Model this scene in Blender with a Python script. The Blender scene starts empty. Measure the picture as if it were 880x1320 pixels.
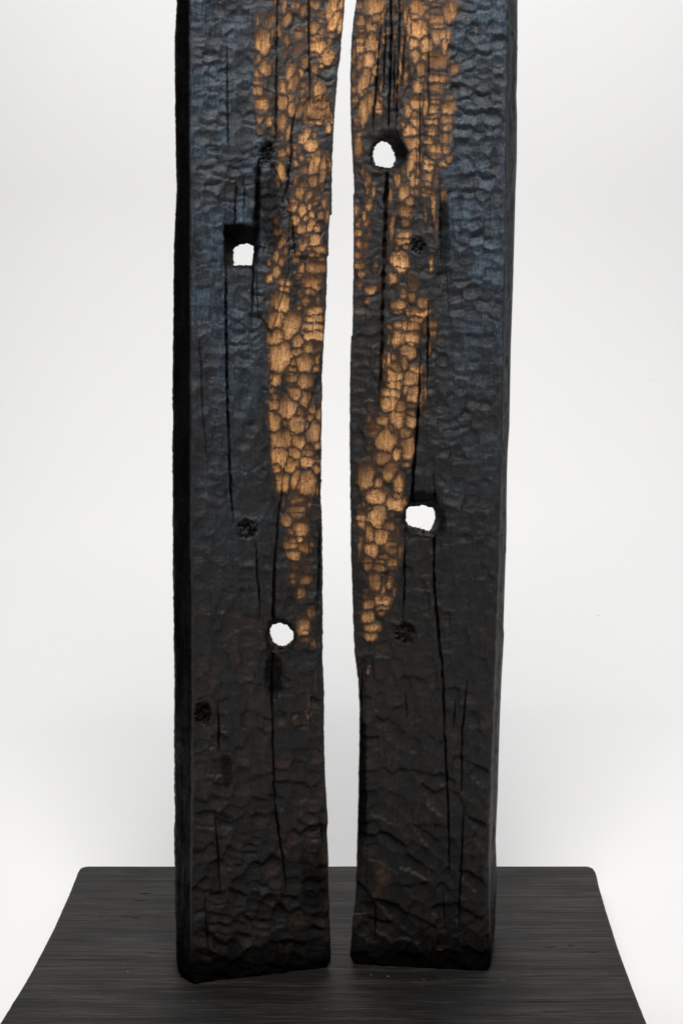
import bpy, math, random
import numpy as np
from mathutils import Vector

# ------------------------------------------------------------------ camera
S = bpy.context.scene
F = 2300.0                     # focal length in photo pixels (photo 880 x 1320)
CX, CY = 508.0, 375.0          # principal vanishing point in the photo
H = 0.79                       # camera height above the top of the base board
cam_d = bpy.data.cameras.new('camera')
cam = bpy.data.objects.new('camera', cam_d); S.collection.objects.link(cam)
cam.location = (0, 0, H); cam.rotation_euler = (math.radians(90), 0, 0)
cam_d.sensor_fit = 'VERTICAL'; cam_d.sensor_height = 36.0
cam_d.lens = F/1320*36.0
cam_d.shift_x = (440-CX)/1320.0
cam_d.shift_y = -(660-CY)/1320.0
cam_d.clip_start = 0.05; cam_d.clip_end = 100
S.camera = cam
S.render.resolution_x = 682; S.render.resolution_y = 1024

# ------------------------------------------------------------------ studio light
W = bpy.data.worlds.new('World'); S.world = W; W.use_nodes = True
W.node_tree.nodes['Background'].inputs[0].default_value = (1, 1, 1, 1)
W.node_tree.nodes['Background'].inputs[1].default_value = 0.04

def area(name, loc, aim, sx, sy, power, col=(1, 1, 1), spread=180):
    d = bpy.data.lights.new(name, 'AREA'); d.shape = 'RECTANGLE'; d.size = sx; d.size_y = sy
    d.energy = power; d.color = col; d.spread = math.radians(spread)
    o = bpy.data.objects.new(name, d); S.collection.objects.link(o); o.location = loc
    o.rotation_euler = (Vector(aim)-Vector(loc)).to_track_quat('-Z', 'Y').to_euler()
    return o
area('key_softbox', (-0.02, 0.95, 2.65), (-0.04, 2.07, 0.80), 0.6, 0.6, 66, (1.0, 0.975, 0.95))
area('backdrop_lamp', (-0.06, 3.1, 3.3), (-0.06, 4.5, 0.7), 3.6, 1.0, 47, (1, 1, 1), 150)
area('floor_lamp', (-0.1, 3.2, 3.0), (-0.1, 3.1, 0), 3.0, 0.6, 8, (1, 1, 1), 140)
S.view_settings.view_transform = 'Standard'; S.view_settings.look = 'None'
S.view_settings.exposure = 0.0; S.view_settings.gamma = 1.0

# ------------------------------------------------------------------ numpy noise
_rs = np.random.RandomState(7)
_T = _rs.rand(512, 512)
def vn(x, y, seed=0):
    x = np.asarray(x, float)+seed*37.17; y = np.asarray(y, float)+seed*91.73
    xi = np.floor(x).astype(int); yi = np.floor(y).astype(int)
    fx = x-xi; fy = y-yi
    fx = fx*fx*(3-2*fx); fy = fy*fy*(3-2*fy)
    a = _T[xi % 512, yi % 512]; b = _T[(xi+1) % 512, yi % 512]
    c = _T[xi % 512, (yi+1) % 512]; d = _T[(xi+1) % 512, (yi+1) % 512]
    return ((a*(1-fx)+b*fx)*(1-fy)+(c*(1-fx)+d*fx)*fy)*2-1
def fbm(x, y, seed=0, n=3):
    r = 0; a = 1; t = 0
    for i in range(n):
        r = r+a*vn(x*2**i, y*2**i, seed+i*5); t += a; a *= .5
    return r/t
def sst(e0, e1, x):
    t = np.clip((x-e0)/(e1-e0), 0, 1); return t*t*(3-2*t)
def poly(pts):
    a = np.array(sorted(pts), float); return lambda v: np.interp(v, a[:, 0], a[:, 1])

# ------------------------------------------------------------------ materials
def mat(name):
    m = bpy.data.materials.new(name); m.use_nodes = True
    nt = m.node_tree; return m, nt, nt.nodes['Principled BSDF']
def N(nt, t, **kw):
    n = nt.nodes.new(t)
    for k, v in kw.items(): setattr(n, k, v)
    return n
def noise(nt, vec, scale, detail=3, rough=.55):
    n = N(nt, 'ShaderNodeTexNoise'); n.inputs['Scale'].default_value = scale
    n.inputs['Detail'].default_value = detail; n.inputs['Roughness'].default_value = rough
    nt.links.new(vec, n.inputs['Vector']); return n.outputs['Fac']
def mapping(nt, vec, sc):
    n = N(nt, 'ShaderNodeMapping'); n.inputs['Scale'].default_value = sc
    nt.links.new(vec, n.inputs['Vector']); return n.outputs['Vector']
def ramp(nt, fac, stops):
    n = N(nt, 'ShaderNodeValToRGB'); cr = n.color_ramp
    while len(cr.elements) < len(stops): cr.elements.new(.5)
    for e, (p, c) in zip(cr.elements, stops):
        e.position = p; e.color = (c, c, c, 1) if isinstance(c, (int, float)) else (*c, 1)
    nt.links.new(fac, n.inputs[0]); return n.outputs[0]
def mix(nt, fac, a, b, mode='MIX'):
    n = N(nt, 'ShaderNodeMix', data_type='RGBA', blend_type=mode)
    for s, v in ((n.inputs[0], fac), (n.inputs[6], a), (n.inputs[7], b)):
        if isinstance(v, (int, float)): s.default_value = v
        elif isinstance(v, tuple): s.default_value = (*v, 1)
        else: nt.links.new(v, s)
    return n.outputs[2]
def math_(nt, op, a, b=0.0):
    n = N(nt, 'ShaderNodeMath', operation=op); n.use_clamp = False
    for s, v in ((n.inputs[0], a), (n.inputs[1], b)):
        if isinstance(v, (int, float)): s.default_value = v
        else: nt.links.new(v, s)
    return n.outputs[0]

def make_wood():
    m, nt, B = mat('charred_wood')
    geo = N(nt, 'ShaderNodeNewGeometry').outputs['Position']
    tone = N(nt, 'ShaderNodeAttribute', attribute_name='tone')
    ext = N(nt, 'ShaderNodeAttribute', attribute_name='extra')
    sp = N(nt, 'ShaderNodeSeparateColor'); nt.links.new(tone.outputs['Color'], sp.inputs[0])
    se = N(nt, 'ShaderNodeSeparateColor'); nt.links.new(ext.outputs['Color'], se.inputs[0])
    bare, blue, brown = sp.outputs[0], sp.outputs[1], sp.outputs[2]
    grey, char_shade, ash = se.outputs[0], se.outputs[1], se.outputs[2]
    fib = noise(nt, mapping(nt, geo, (900, 900, 26)), 1.0, 4, .6)
    fib2 = noise(nt, mapping(nt, geo, (330, 330, 14)), 1.0, 3, .6)
    chk = noise(nt, mapping(nt, geo, (120, 120, 700)), 1.0, 3, .6)
    mot = noise(nt, geo, 55, 4, .6)
    mot2 = noise(nt, geo, 16, 3, .5)
    fine = noise(nt, geo, 1500, 2, .6)
    # charcoal
    c = mix(nt, ramp(nt, mot, [(.3, 0), (.75, 1)]), (.0032, .0030, .0030), (.0085, .0076, .0070))
    c = mix(nt, ramp(nt, fib, [(.5, 0), (.7, .6)]), c, (.024, .0225, .0215))
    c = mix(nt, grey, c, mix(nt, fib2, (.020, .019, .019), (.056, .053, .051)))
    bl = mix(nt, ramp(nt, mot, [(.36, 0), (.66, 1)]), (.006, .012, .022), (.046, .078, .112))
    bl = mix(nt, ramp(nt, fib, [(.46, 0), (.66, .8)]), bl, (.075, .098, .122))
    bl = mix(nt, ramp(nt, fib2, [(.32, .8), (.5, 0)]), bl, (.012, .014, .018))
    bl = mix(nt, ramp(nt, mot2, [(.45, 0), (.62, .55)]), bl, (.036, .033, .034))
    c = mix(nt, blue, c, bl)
    br = mix(nt, ramp(nt, fib, [(.3, 0), (.7, 1)]), (.028, .014, .007), (.120, .058, .022))
    c = mix(nt, brown, c, br)
    crk = noise(nt, mapping(nt, geo, (420, 420, 300)), 1.0, 4, .7)
    c = mix(nt, 1.0, c, ramp(nt, crk, [(.30, .35), (.50, 1.0), (.70, 1.0)]), 'MULTIPLY')
    c = mix(nt, ramp(nt, crk, [(.54, 0), (.72, .75)]), c, mix(nt, 1.0, c, (2.6, 2.6, 2.6), 'MULTIPLY'))
    # bare wood of the gouge scoops
    w = mix(nt, ramp(nt, mot2, [(.35, 0), (.65, 1)]), (.86, .500, .245), (.82, .410, .150))
    w = mix(nt, ramp(nt, fib, [(.36, 1), (.50, 0)]), w, (.20, .080, .024))
    w = mix(nt, math_(nt, 'MULTIPLY', ramp(nt, chk, [(.34, 1), (.44, 0)]), .7), w, (.16, .07, .025))
    w = mix(nt, math_(nt, 'MULTIPLY', ramp(nt, fib2, [(.30, 1), (.5, 0)]), .35), w, (.20, .085, .028))
    spk = noise(nt, mapping(nt, geo, (560, 560, 210)), 1.0, 3, .65)
    w = mix(nt, ramp(nt, spk, [(.35, .9), (.45, 0)]), w, (.15, .062, .020))
    w = mix(nt, ramp(nt, noise(nt, geo, 170, 3, .6), [(.35, .5), (.6, 0)]), w, (.52, .25, .09))
    bf = math_(nt, 'ADD', bare, math_(nt, 'MULTIPLY', math_(nt, 'SUBTRACT', fib, .5),
               math_(nt, 'MULTIPLY', bare, .9)))
    bf = math_(nt, 'ADD', bf, math_(nt, 'MULTIPLY', math_(nt, 'SUBTRACT', fine, .5), math_(nt, 'MULTIPLY', bare, .7)))
    c = mix(nt, ramp(nt, bf, [(.03, 0), (.35, .85)]), c, mix(nt, fib, (.05, .022, .009), (.17, .075, .026)))
    bf = ramp(nt, bf, [(.22, 0), (.95, 1)])
    c = mix(nt, bf, c, w)
    c = mix(nt, char_shade, c, (.0035, .0033, .0033))  # near-black layer: real char, plus shade painted into some faces
    c = mix(nt, math_(nt, 'MULTIPLY', ash, ramp(nt, fine, [(.4, .2), (.65, 1)])), c, (.105, .098, .068))
    nt.links.new(c, B.inputs['Base Color'])
    r = math_(nt, 'ADD', math_(nt, 'MULTIPLY', mot, .30), math_(nt, 'ADD', .35, math_(nt, 'MULTIPLY', bare, .25)))
    nt.links.new(r, B.inputs['Roughness'])
    inv = math_(nt, 'SUBTRACT', 1.0, char_shade)
    sl = math_(nt, 'MULTIPLY', math_(nt, 'MULTIPLY', inv, inv), math_(nt, 'SUBTRACT', .38, math_(nt, 'MULTIPLY', bare, .2)))
    nt.links.new(sl, B.inputs['Specular IOR Level'])
    hgt = math_(nt, 'ADD', math_(nt, 'MULTIPLY', fib, .7), math_(nt, 'MULTIPLY', chk, .3))
    hgt = math_(nt, 'ADD', hgt, math_(nt, 'MULTIPLY', fine, .35))
    bp = N(nt, 'ShaderNodeBump'); bp.inputs['Strength'].default_value = .9
    bp.inputs['Distance'].default_value = .0010
    nt.links.new(hgt, bp.inputs['Height']); nt.links.new(bp.outputs[0], B.inputs['Normal'])
    return m
WOOD = make_wood()

def make_board():
    m, nt, B = mat('black_stained_board')
    geo = N(nt, 'ShaderNodeNewGeometry').outputs['Position']
    wn = N(nt, 'ShaderNodeTexNoise'); wn.inputs['Scale'].default_value = 5; nt.links.new(geo, wn.inputs['Vector'])
    va = N(nt, 'ShaderNodeVectorMath', operation='MULTIPLY_ADD'); nt.links.new(wn.outputs['Color'], va.inputs[0]); va.inputs[1].default_value = (.02, .02, 0); nt.links.new(geo, va.inputs[2]); wv = va.outputs[0]
    g1 = noise(nt, mapping(nt, wv, (14, 330, 60)), 1.0, 5, .68)
    g2 = noise(nt, mapping(nt, wv, (5, 48, 30)), 1.0, 4, .6)
    g3 = noise(nt, mapping(nt, wv, (30, 700, 100)), 1.0, 3, .6)
    mt = noise(nt, geo, 7, 4, .55)
    fine = noise(nt, geo, 900, 2, .6)
    c = mix(nt, ramp(nt, g1, [(.38, 0), (.66, 1)]), (.0035, .0032, .0028), (.050, .045, .038))
    c = mix(nt, ramp(nt, g2, [(.42, 0), (.58, .85)]), c, (.0085, .0082, .0080))
    c = mix(nt, ramp(nt, mt, [(.5, 0), (.75, .45)]), c, (.022, .024, .029))
    c = mix(nt, ramp(nt, g3, [(.33, 1), (.41, 0)]), c, (.004, .004, .004))
    c = mix(nt, ramp(nt, fine, [(.74, 0), (.80, .5)]), c, (.10, .095, .085))
    nt.links.new(c, B.inputs['Base Color'])
    r = math_(nt, 'ADD', math_(nt, 'MULTIPLY', mt, .35), .42)
    nt.links.new(r, B.inputs['Roughness']); B.inputs['Specular IOR Level'].default_value = .14
    hh = math_(nt, 'ADD', g1, math_(nt, 'MULTIPLY', g3, .8))
    bp = N(nt, 'ShaderNodeBump'); bp.inputs['Strength'].default_value = .7
    bp.inputs['Distance'].default_value = .0007
    nt.links.new(hh, bp.inputs['Height']); nt.links.new(bp.outputs[0], B.inputs['Normal'])
    return m
BOARD = make_board()

def make_paper():
    m, nt, B = mat('white_studio_paper')
    geo = N(nt, 'ShaderNodeNewGeometry').outputs['Position']
    n1 = noise(nt, geo, 45, 2, .5); n2 = noise(nt, geo, 2.2, 3, .5)
    n3 = noise(nt, mapping(nt, geo, (14, 40, 40)), 1.0, 3, .6)
    c = mix(nt, n2, (.80, .80, .80), (.83, .83, .83))
    sm = math_(nt, 'MULTIPLY', ramp(nt, n3, [(.70, 0), (.80, .35)]), ramp(nt, n2, [(.48, 0), (.6, 1)]))
    c = mix(nt, sm, c, (.55, .55, .54))
    c = mix(nt, ramp(nt, n1, [(.80, 0), (.84, .6)]), c, (.30, .29, .28))
    nt.links.new(c, B.inputs['Base Color'])
    B.inputs['Roughness'].default_value = .7; B.inputs['Specular IOR Level'].default_value = .15
    return m
PAPER = make_paper()

def mk_simple(name, col, rough=.7):
    m, nt, B = mat(name)
    geo = N(nt, 'ShaderNodeNewGeometry').outputs['Position']
    n = noise(nt, geo, 1200, 3, .6)
    c = mix(nt, n, tuple(x*.5 for x in col), col)
    nt.links.new(c, B.inputs['Base Color']); B.inputs['Roughness'].default_value = rough
    return m
CHIP = mk_simple('pale_wood_dust', (.24, .20, .15))

# ------------------------------------------------------------------ mesh helper
def build(name, V, Fq, m, parent=None, tone=None, extra=None, normals=None, smooth=True):
    """V (n,3), Fq (k,4) quads or list of faces -> one mesh object"""
    me = bpy.data.meshes.new(name)
    if isinstance(Fq, np.ndarray):
        k, w = Fq.shape
        me.vertices.add(len(V)); me.vertices.foreach_set('co', np.ascontiguousarray(V, np.float32).ravel())
        me.loops.add(k*w); me.loops.foreach_set('vertex_index', np.ascontiguousarray(Fq, np.int32).ravel())
        me.polygons.add(k)
        me.polygons.foreach_set('loop_start', np.arange(0, k*w, w, dtype=np.int32))
        me.polygons.foreach_set('use_smooth', np.full(k, smooth, bool))
        me.update(calc_edges=True)
    else:
        me.from_pydata([tuple(v) for v in V], [], Fq); me.update()
        me.polygons.foreach_set('use_smooth', [smooth]*len(me.polygons))
    for nm, arr in (('tone', tone), ('extra', extra)):
        if arr is not None:
            at = me.attributes.new(nm, 'FLOAT_COLOR', 'POINT')
            c = np.ones((len(V), 4), np.float32); c[:, :3] = arr
            at.data.foreach_set('color', c.ravel())
    me.validate()
    if normals is not None and len(me.vertices) == len(normals):
        me.normals_split_custom_set_from_vertices(normals.astype(float).tolist())
    me.materials.append(m)
    o = bpy.data.objects.new(name, me); S.collection.objects.link(o)
    if parent is not None: o.parent = parent
    return o

# ------------------------------------------------------------------ setting: seamless paper sweep
BOARD_T = 0.035
prof = [(-2.5, -BOARD_T), (1.0, -BOARD_T), (3.6, -BOARD_T)]
R0 = 1.1
for i in range(1, 25):
    a = i/24*math.pi/2
    prof.append((3.6+R0*math.sin(a), -BOARD_T+R0*(1-math.cos(a))))
prof.append((3.6+R0, 4.5))
V = []; Fs = []
for i, (y, z) in enumerate(prof):
    V += [(-2.2, y, z), (2.2, y, z)]
    if i: Fs.append((2*i-2, 2*i-1, 2*i+1, 2*i))
bk = build('backdrop', np.array(V), Fs, PAPER); bk['kind'] = 'structure'

# ------------------------------------------------------------------ carved scoops, in photo pixels
def tile(x0, y0, k, rows):
    out = []
    for r in rows:
        if len(r) == 5: cx, cy, rx, ry, b = r; an = 0
        else: cx, cy, rx, ry, an, b = r
        out.append((x0+cx/k, y0+cy/k, rx/k*1.10+.2, ry/k*1.20+.3, math.radians(an), b))
    return out
KL, KR = 880/130., 880/150.
LEFT = tile(320, 0, KL, [
 (250,30,22,45,.5),(80,170,14,60,5,.7),(190,170,55,70,15,.35),(210,290,20,80,5,.5),(262,265,22,60,.5),
 (120,370,52,80,.8),(85,500,25,55,.5),(145,595,42,60,15,.9),(100,685,42,55,.9),(320,75,18,60,.5),
 (340,165,35,60,10,.5),(415,40,28,55,10,.6),(480,80,25,55,10,.8),(330,350,28,45,.6),(440,300,40,60,25,.6),
 (430,420,45,75,25,.45),(320,470,22,55,10,.5),(240,590,15,60,.5),(300,560,12,50,.4),(380,605,35,85,25,.85),
 (490,545,32,50,15,.9),(465,630,28,50,.9),(395,720,42,85,20,.85),(300,770,40,60,.85),(465,770,42,85,25,.85),
 (520,780,25,50,.7),(580,20,50,35,.7),(555,110,30,35,.7),(555,160,28,25,.6),(645,120,32,28,.8),
 (645,170,30,25,.8),(735,70,42,125,20,1),(800,30,26,60,20,.9),(742,180,44,100,30,.95),(800,195,22,85,8,.9),
 (515,265,22,50,10,.8),(570,240,38,60,5,.85),(640,265,30,28,.6),(710,300,30,25,.5),(700,350,25,30,.5),
 (590,330,55,45,.8),(610,400,65,55,15,1),(585,470,30,20,.8),(685,490,50,60,20,1),(625,525,22,25,.8),
 (635,575,20,18,.8),(575,600,25,40,.7),(580,690,25,50,.3),(620,790,50,50,20,.9)])
LEFT += tile(320, 120, KL, [
 (95,-20,35,40,.8),(120,85,50,75,.8),(100,220,25,32,.9),(100,320,30,35,.4),(180,170,15,25,.5),(178,240,22,45,.7),
 (215,225,10,30,.4),(228,70,15,50,8,.6),(302,65,40,60,.9),(370,30,25,40,.7),(378,140,32,55,.9),(428,50,18,70,5,.8),
 (470,90,28,110,15,.9),(540,110,35,60,10,.95),(640,60,55,50,15,.95),(300,255,36,80,.9),(290,385,18,35,.6),
 (355,330,20,60,8,.8),(220,330,15,40,.4),(350,490,18,40,.7),(295,530,28,55,-5,.8),(290,670,32,80,.8),
 (265,790,18,30,.7),(492,375,35,85,30,.85),(420,360,12,20,.3),(570,375,25,25,.5),(540,445,50,50,25,.95),
 (410,460,20,35,.5),(440,490,18,40,15,.5),(405,545,18,30,.4),(405,605,20,30,.5),(460,570,18,25,.6),
 (525,580,25,22,.5),(570,630,42,95,20,.95),(485,660,38,40,.6),(645,670,32,105,8,.95),(705,620,20,70,-5,.8),
 (700,545,15,25,.6),(620,250,25,35,.7),(692,300,16,38,.8),(412,745,25,50,8,.8),(475,790,40,35,.7),
 (565,765,42,50,15,.9),(500,725,30,12,.4),(640,480,8,30,.3)])
LEFT += tile(320, 240, KL, [
 (455,40,42,70,8,.95),(385,10,18,12,.5),(515,85,28,50,20,.85),(595,90,28,70,8,.9),(630,25,18,30,.8),
 (665,130,24,50,.8),(395,165,38,55,10,.95),(468,198,38,50,.95),(525,180,20,38,.8),(585,198,18,28,.8),
 (545,250,24,32,8,.8),(630,245,30,38,.7),(686,255,16,70,4,.8),(495,270,22,30,.7),(408,290,25,45,.7),
 (540,340,30,40,15,.95),(460,375,38,40,.95),(605,382,30,24,.8),(250,300,22,30,.5),(265,400,30,35,15,.85),
 (235,485,12,50,5,.6),(288,490,28,42,20,.8),(320,560,24,42,15,.7),(238,600,28,50,10,.85),(180,660,18,30,.4),
 (285,660,30,50,25,.85),(248,740,30,50,10,.8),(490,490,32,65,20,.9),(525,548,18,18,.6),(585,478,45,38,.8),
 (620,555,50,28,.85),(600,615,60,25,.9),(590,705,75,42,.95),(410,615,28,45,8,.6),(460,715,28,50,.6),
 (440,780,30,25,.7),(355,400,28,30,.2),(185,800,25,35,.9),(500,585,25,15,.3),(655,475,8,40,.4),(340,740,35,60,.15)])
LEFT += tile(320, 360, KL, [
 (315,20,50,35,.8),(305,78,48,22,5,.8),(560,30,78,50,.85),(530,105,55,28,8,.75),(460,140,18,20,.7),
 (500,185,32,28,10,.85),(450,242,20,18,.7),(400,110,20,25,.3),(275,205,60,70,.9),(175,260,12,40,.5),
 (240,345,55,70,5,.9),(380,395,58,100,15,.9),(605,195,28,35,.5),(580,275,70,40,.85),(575,345,75,35,.75),
 (568,415,80,35,.9),(565,490,80,45,.95),(565,580,62,50,.75),(240,500,55,55,10,.85),(435,540,45,50,.6),
 (430,625,40,35,.7),(285,665,72,105,15,1),(395,730,22,32,.6),(390,790,38,35,.7),(497,735,58,60,1),
 (605,690,20,55,4,.8),(590,780,25,25,.8),(665,150,8,50,.4)])
LEFT += tile(320, 480, KL, [
 (200,35,16,30,.6),(248,70,35,40,.9),(215,165,24,35,.5),(385,30,45,42,.8),(498,80,52,58,1),(405,185,48,60,8,.9),
 (495,220,42,75,8,.9),(240,215,40,30,.5),(230,275,42,45,.95),(350,315,75,75,25,.95),(455,350,36,45,.8),
 (420,450,62,70,15,1),(240,435,48,65,.95),(315,440,22,38,.7),(390,530,22,20,.6),(565,320,35,40,.8),
 (545,395,32,30,.8),(612,365,25,55,.85),(520,460,22,35,.5),(575,515,48,95,12,.95),(290,585,72,75,1),
 (435,615,55,50,15,.95),(285,735,65,75,1),(410,695,48,50,.95),(515,690,45,55,.7),(512,775,52,40,1),
 (600,630,25,32,.8),(375,805,50,68,8,.95),(625,245,14,40,.6),(605,780,22,30,.6)])
LEFT += tile(320, 600, KL, [
 (250,15,30,40,.9),(300,145,52,70,.85),(408,110,35,80,15,.85),(510,165,68,75,.95),(590,25,28,35,.8),
 (598,220,18,45,8,.7),(440,360,62,105,8,1),(520,345,20,45,.7),(335,475,45,48,.95),(458,530,55,70,.95),
 (370,575,32,28,.6),(445,640,25,25,.8),(375,690,48,50,.9),(490,715,38,45,.7),(550,680,30,30,.4),
 (400,780,50,40,.95),(310,310,18,60,.25),(580,420,40,50,.2)])
LEFT += tile(320, 720, KL, [
 (415,60,40,35,.35),(510,75,30,40,.4),(400,170,40,55,.4),(500,190,50,35,-10,.8),(460,300,35,50,.85),
 (460,370,18,20,.6),(555,480,32,40,.55),(475,590,48,60,.85),(490,710,50,25,.25),(565,730,20,40,.35)])
LEFT += [(398.5,906,1.6,10,0,.7),(396.5,924,1.3,9,.05,.6),(408,880,2,9,0,.3),(383,930,4,6,0,.3)]

RIGHT = tile(445, 0, KR, [
 (205,40,75,60,10,.95),(105,40,25,40,15,.6),(235,120,30,30,.7),(120,190,28,75,5,.8),(175,180,28,55,.8),
 (215,205,25,30,.8),(115,310,38,100,10,.8),(195,320,50,70,5,.9),(175,440,42,60,5,.9),(110,470,25,50,10,.7),
 (60,420,18,80,5,.6),(60,560,20,60,3,.6),(140,610,38,100,15,.9),(70,670,25,40,15,.6),(155,685,25,18,.8),
 (275,150,14,80,15,.7),(255,230,10,60,15,.5),(300,260,14,30,15,.7),(285,305,15,18,.8),(250,400,14,60,20,.6),
 (225,530,20,35,.9),(205,590,15,30,.6),(350,80,12,65,.7),(412,30,14,45,5,.9),(370,260,10,40,10,.7),
 (455,110,18,110,.8),(478,180,15,110,3,.8),(430,330,13,140,8,.9),(410,480,12,120,2,.9),(455,560,10,110,4,.6),
 (395,620,10,70,3,.8),(270,650,8,60,4,.6),(545,60,60,75,.8),(605,115,22,30,.7),(555,210,52,65,1),(520,330,30,40,.8),
 (530,430,35,45,.9),(615,330,38,50,.8),(605,425,25,22,.8),(570,515,32,55,.95),(570,590,35,20,.6),(545,670,35,40,.9),
 (605,640,18,35,.5),(690,30,40,18,.7),(780,90,48,70,10,.8),(700,160,55,50,.9),(720,265,60,50,.85),(745,350,22,90,3,.7),
 (700,450,70,60,.8),(690,590,75,30,1),(690,660,50,50,.7),(810,520,38,35,.5),(500,520,10,60,2,.5)])
RIGHT += tile(445, 120, KR, [
 (65,60,25,70,20,.6),(150,120,38,110,20,.8),(250,100,22,50,5,.8),(265,40,12,40,.6),(380,20,20,30,15,.5),
 (540,60,45,70,.95),(470,120,25,40,.6),(605,100,25,60,.85),(680,15,45,25,.9),(685,65,40,20,.6),(680,120,42,40,.7),
 (675,175,50,15,.8),(660,215,50,22,.85),(650,290,35,25,.9),(785,30,30,18,.7),(770,110,55,45,.8),(770,195,48,40,.7),
 (770,250,40,30,.6),(525,200,35,70,.75),(480,275,60,45,.95),(505,370,50,45,.95),(440,240,25,50,.6),(640,360,35,15,.8),
 (680,430,45,50,.7),(765,330,42,45,.7),(760,420,30,30,.6),(90,310,28,25,.8),(95,400,28,70,-3,.75),(105,220,10,50,.6),
 (500,520,30,100,10,.85),(560,480,20,50,.7),(545,590,25,50,.7),(510,640,28,60,.85),(545,670,22,35,.8),(635,515,35,20,.7),
 (620,560,38,25,.95),(625,635,40,30,.95),(615,690,40,18,.9),(735,535,28,20,.8),(785,495,24,22,.7),(690,620,20,80,2,.5),
 (395,660,20,50,.5),(165,650,25,60,.5),(135,580,15,50,.4),(440,600,18,60,.5)])
RIGHT += tile(445, 240, KR, [
 (205,40,15,45,3,.6),(170,30,12,50,.5),(175,135,24,50,8,.8),(82,170,16,45,.7),(145,215,18,45,.6),(165,270,20,50,10,.5),
 (95,290,18,20,.7),(100,340,25,40,.7),(105,430,28,35,.8),(95,510,22,35,.6),(110,600,32,35,.85),(115,655,28,25,.8),
 (185,350,16,40,.6),(155,440,15,50,5,.6),(140,530,12,40,.5),(222,600,16,45,10,.5),(445,45,38,50,.85),(340,60,18,60,.4),
 (505,45,15,25,.7),(545,40,18,35,.5),(610,20,38,30,.8),(610,65,40,15,.7),(480,115,30,35,.9),(455,190,42,50,.95),
 (452,265,28,35,.8),(440,370,45,25,.85),(432,420,48,20,.9),(455,460,18,18,.6),(385,465,15,25,.6),(412,565,52,45,1),
 (412,630,45,20,.8),(665,130,16,120,.8),(685,300,14,100,2,.6),(645,590,15,55,.8),(355,300,14,130,2,.45),(365,690,30,40,.8),
 (605,200,8,80,.5),(740,60,25,40,.4),(760,170,15,40,.3)])
RIGHT += tile(445, 360, KR, [
 (110,40,18,35,.5),(190,80,38,25,.8),(170,170,18,15,.4),(435,100,20,45,.8),(400,70,12,15,.5),(510,40,35,60,.4),
 (500,120,30,40,.5),(398,195,48,35,.8),(395,242,42,12,.9),(585,175,32,40,.55),(560,250,62,25,5,.95),(540,300,48,25,.9),
 (520,350,40,35,.8),(390,350,38,30,.95),(335,355,20,25,.7),(445,350,18,30,.8),(385,440,32,50,.95),(430,440,18,40,.8),
 (335,450,15,40,.6),(500,440,40,45,10,.95),(490,490,30,15,.8),(470,550,48,40,.95),(445,620,28,50,.7),(320,610,16,60,8,.85),
 (290,620,12,50,.6),(360,595,18,25,.7),(380,670,38,45,.8),(530,690,45,30,.95),(660,360,22,80,.4),(632,520,10,50,.8),
 (210,545,10,20,.5),(205,630,10,50,.3),(465,240,14,30,.6),(600,360,15,50,.4)])
RIGHT += tile(445, 480, KR, [
 (300,30,20,25,.7),(370,30,50,50,.85),(370,90,50,30,.9),(505,40,48,55,20,.95),(460,130,18,30,.8),(510,160,32,65,5,.95),
 (345,160,60,35,.85),(335,230,55,50,.9),(415,260,32,55,15,.7),(390,355,48,55,1),(500,245,25,20,.5),(500,310,28,20,.8),
 (495,365,38,38,.95),(180,355,16,25,.7),(190,260,20,30,.3),(280,365,45,28,.9),(225,440,50,50,30,.85),(300,510,68,75,25,.95),
 (345,420,20,40,.5),(455,460,35,35,15,.9),(470,570,42,70,1),(390,610,32,45,10,.9),(280,640,45,45,.9),(190,570,25,18,.4),
 (190,520,25,15,.35),(575,180,8,90,2,.8),(605,110,8,100,2,.7),(460,695,35,15,.7)])
RIGHT += tile(445, 600, KR, [
 (165,70,58,85,10,.85),(340,45,45,60,12,.95),(245,125,30,40,.7),(235,225,65,50,10,.95),(400,140,32,65,.85),
 (380,285,65,50,1),(395,230,45,25,.6),(140,295,16,25,.5),(120,400,32,60,.85),(245,395,58,65,1),(190,320,20,20,.3),
 (330,450,45,30,.7),(355,360,30,25,.35),(185,515,28,60,.85),(275,540,42,50,15,.95),(395,490,16,50,.5),(345,600,45,60,12,.95),
 (110,600,16,75,4,.75),(200,645,45,50,1),(410,650,20,60,10,.7),(285,690,40,20,.8)])
RIGHT += tile(445, 720, KR, [
 (170,35,35,50,.9),(265,25,40,15,.7),(258,75,45,22,.9),(360,40,32,38,5,.85),(225,165,45,60,.95),(278,225,12,70,.8),
 (340,170,22,45,12,.85),(370,240,18,40,.4),(175,285,35,25,.8),(180,345,38,30,.9),(170,435,40,38,1),(280,315,52,30,.95),
 (270,370,40,22,.8),(270,415,25,18,.6),(205,520,52,28,.9),(185,590,38,25,.8),(160,180,12,20,.4)])
RIGHT += [(474.5,866,3,5,0,.45),(567,1225,4.5,2.2,0,1.0),(571,1222.8,6,1.2,0,.8)]

# random scoops above the frame's top edge, so the carving goes on
def above(x0, x1, seed):
    rg = random.Random(seed); out = []
    y = -14
    while y > -470:
        x = x0(y)+rg.uniform(3, 9)
        while x < x1(y):
            rx = rg.uniform(4, 8)
            out.append((x+rx, y+rg.uniform(-6, 6), rx, rg.uniform(7, 14), math.radians(rg.uniform(-5, 25)), rg.uniform(.5, 1)))
            x += 2*rx+rg.uniform(.5, 2)
        y -= 19
    return out

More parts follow.
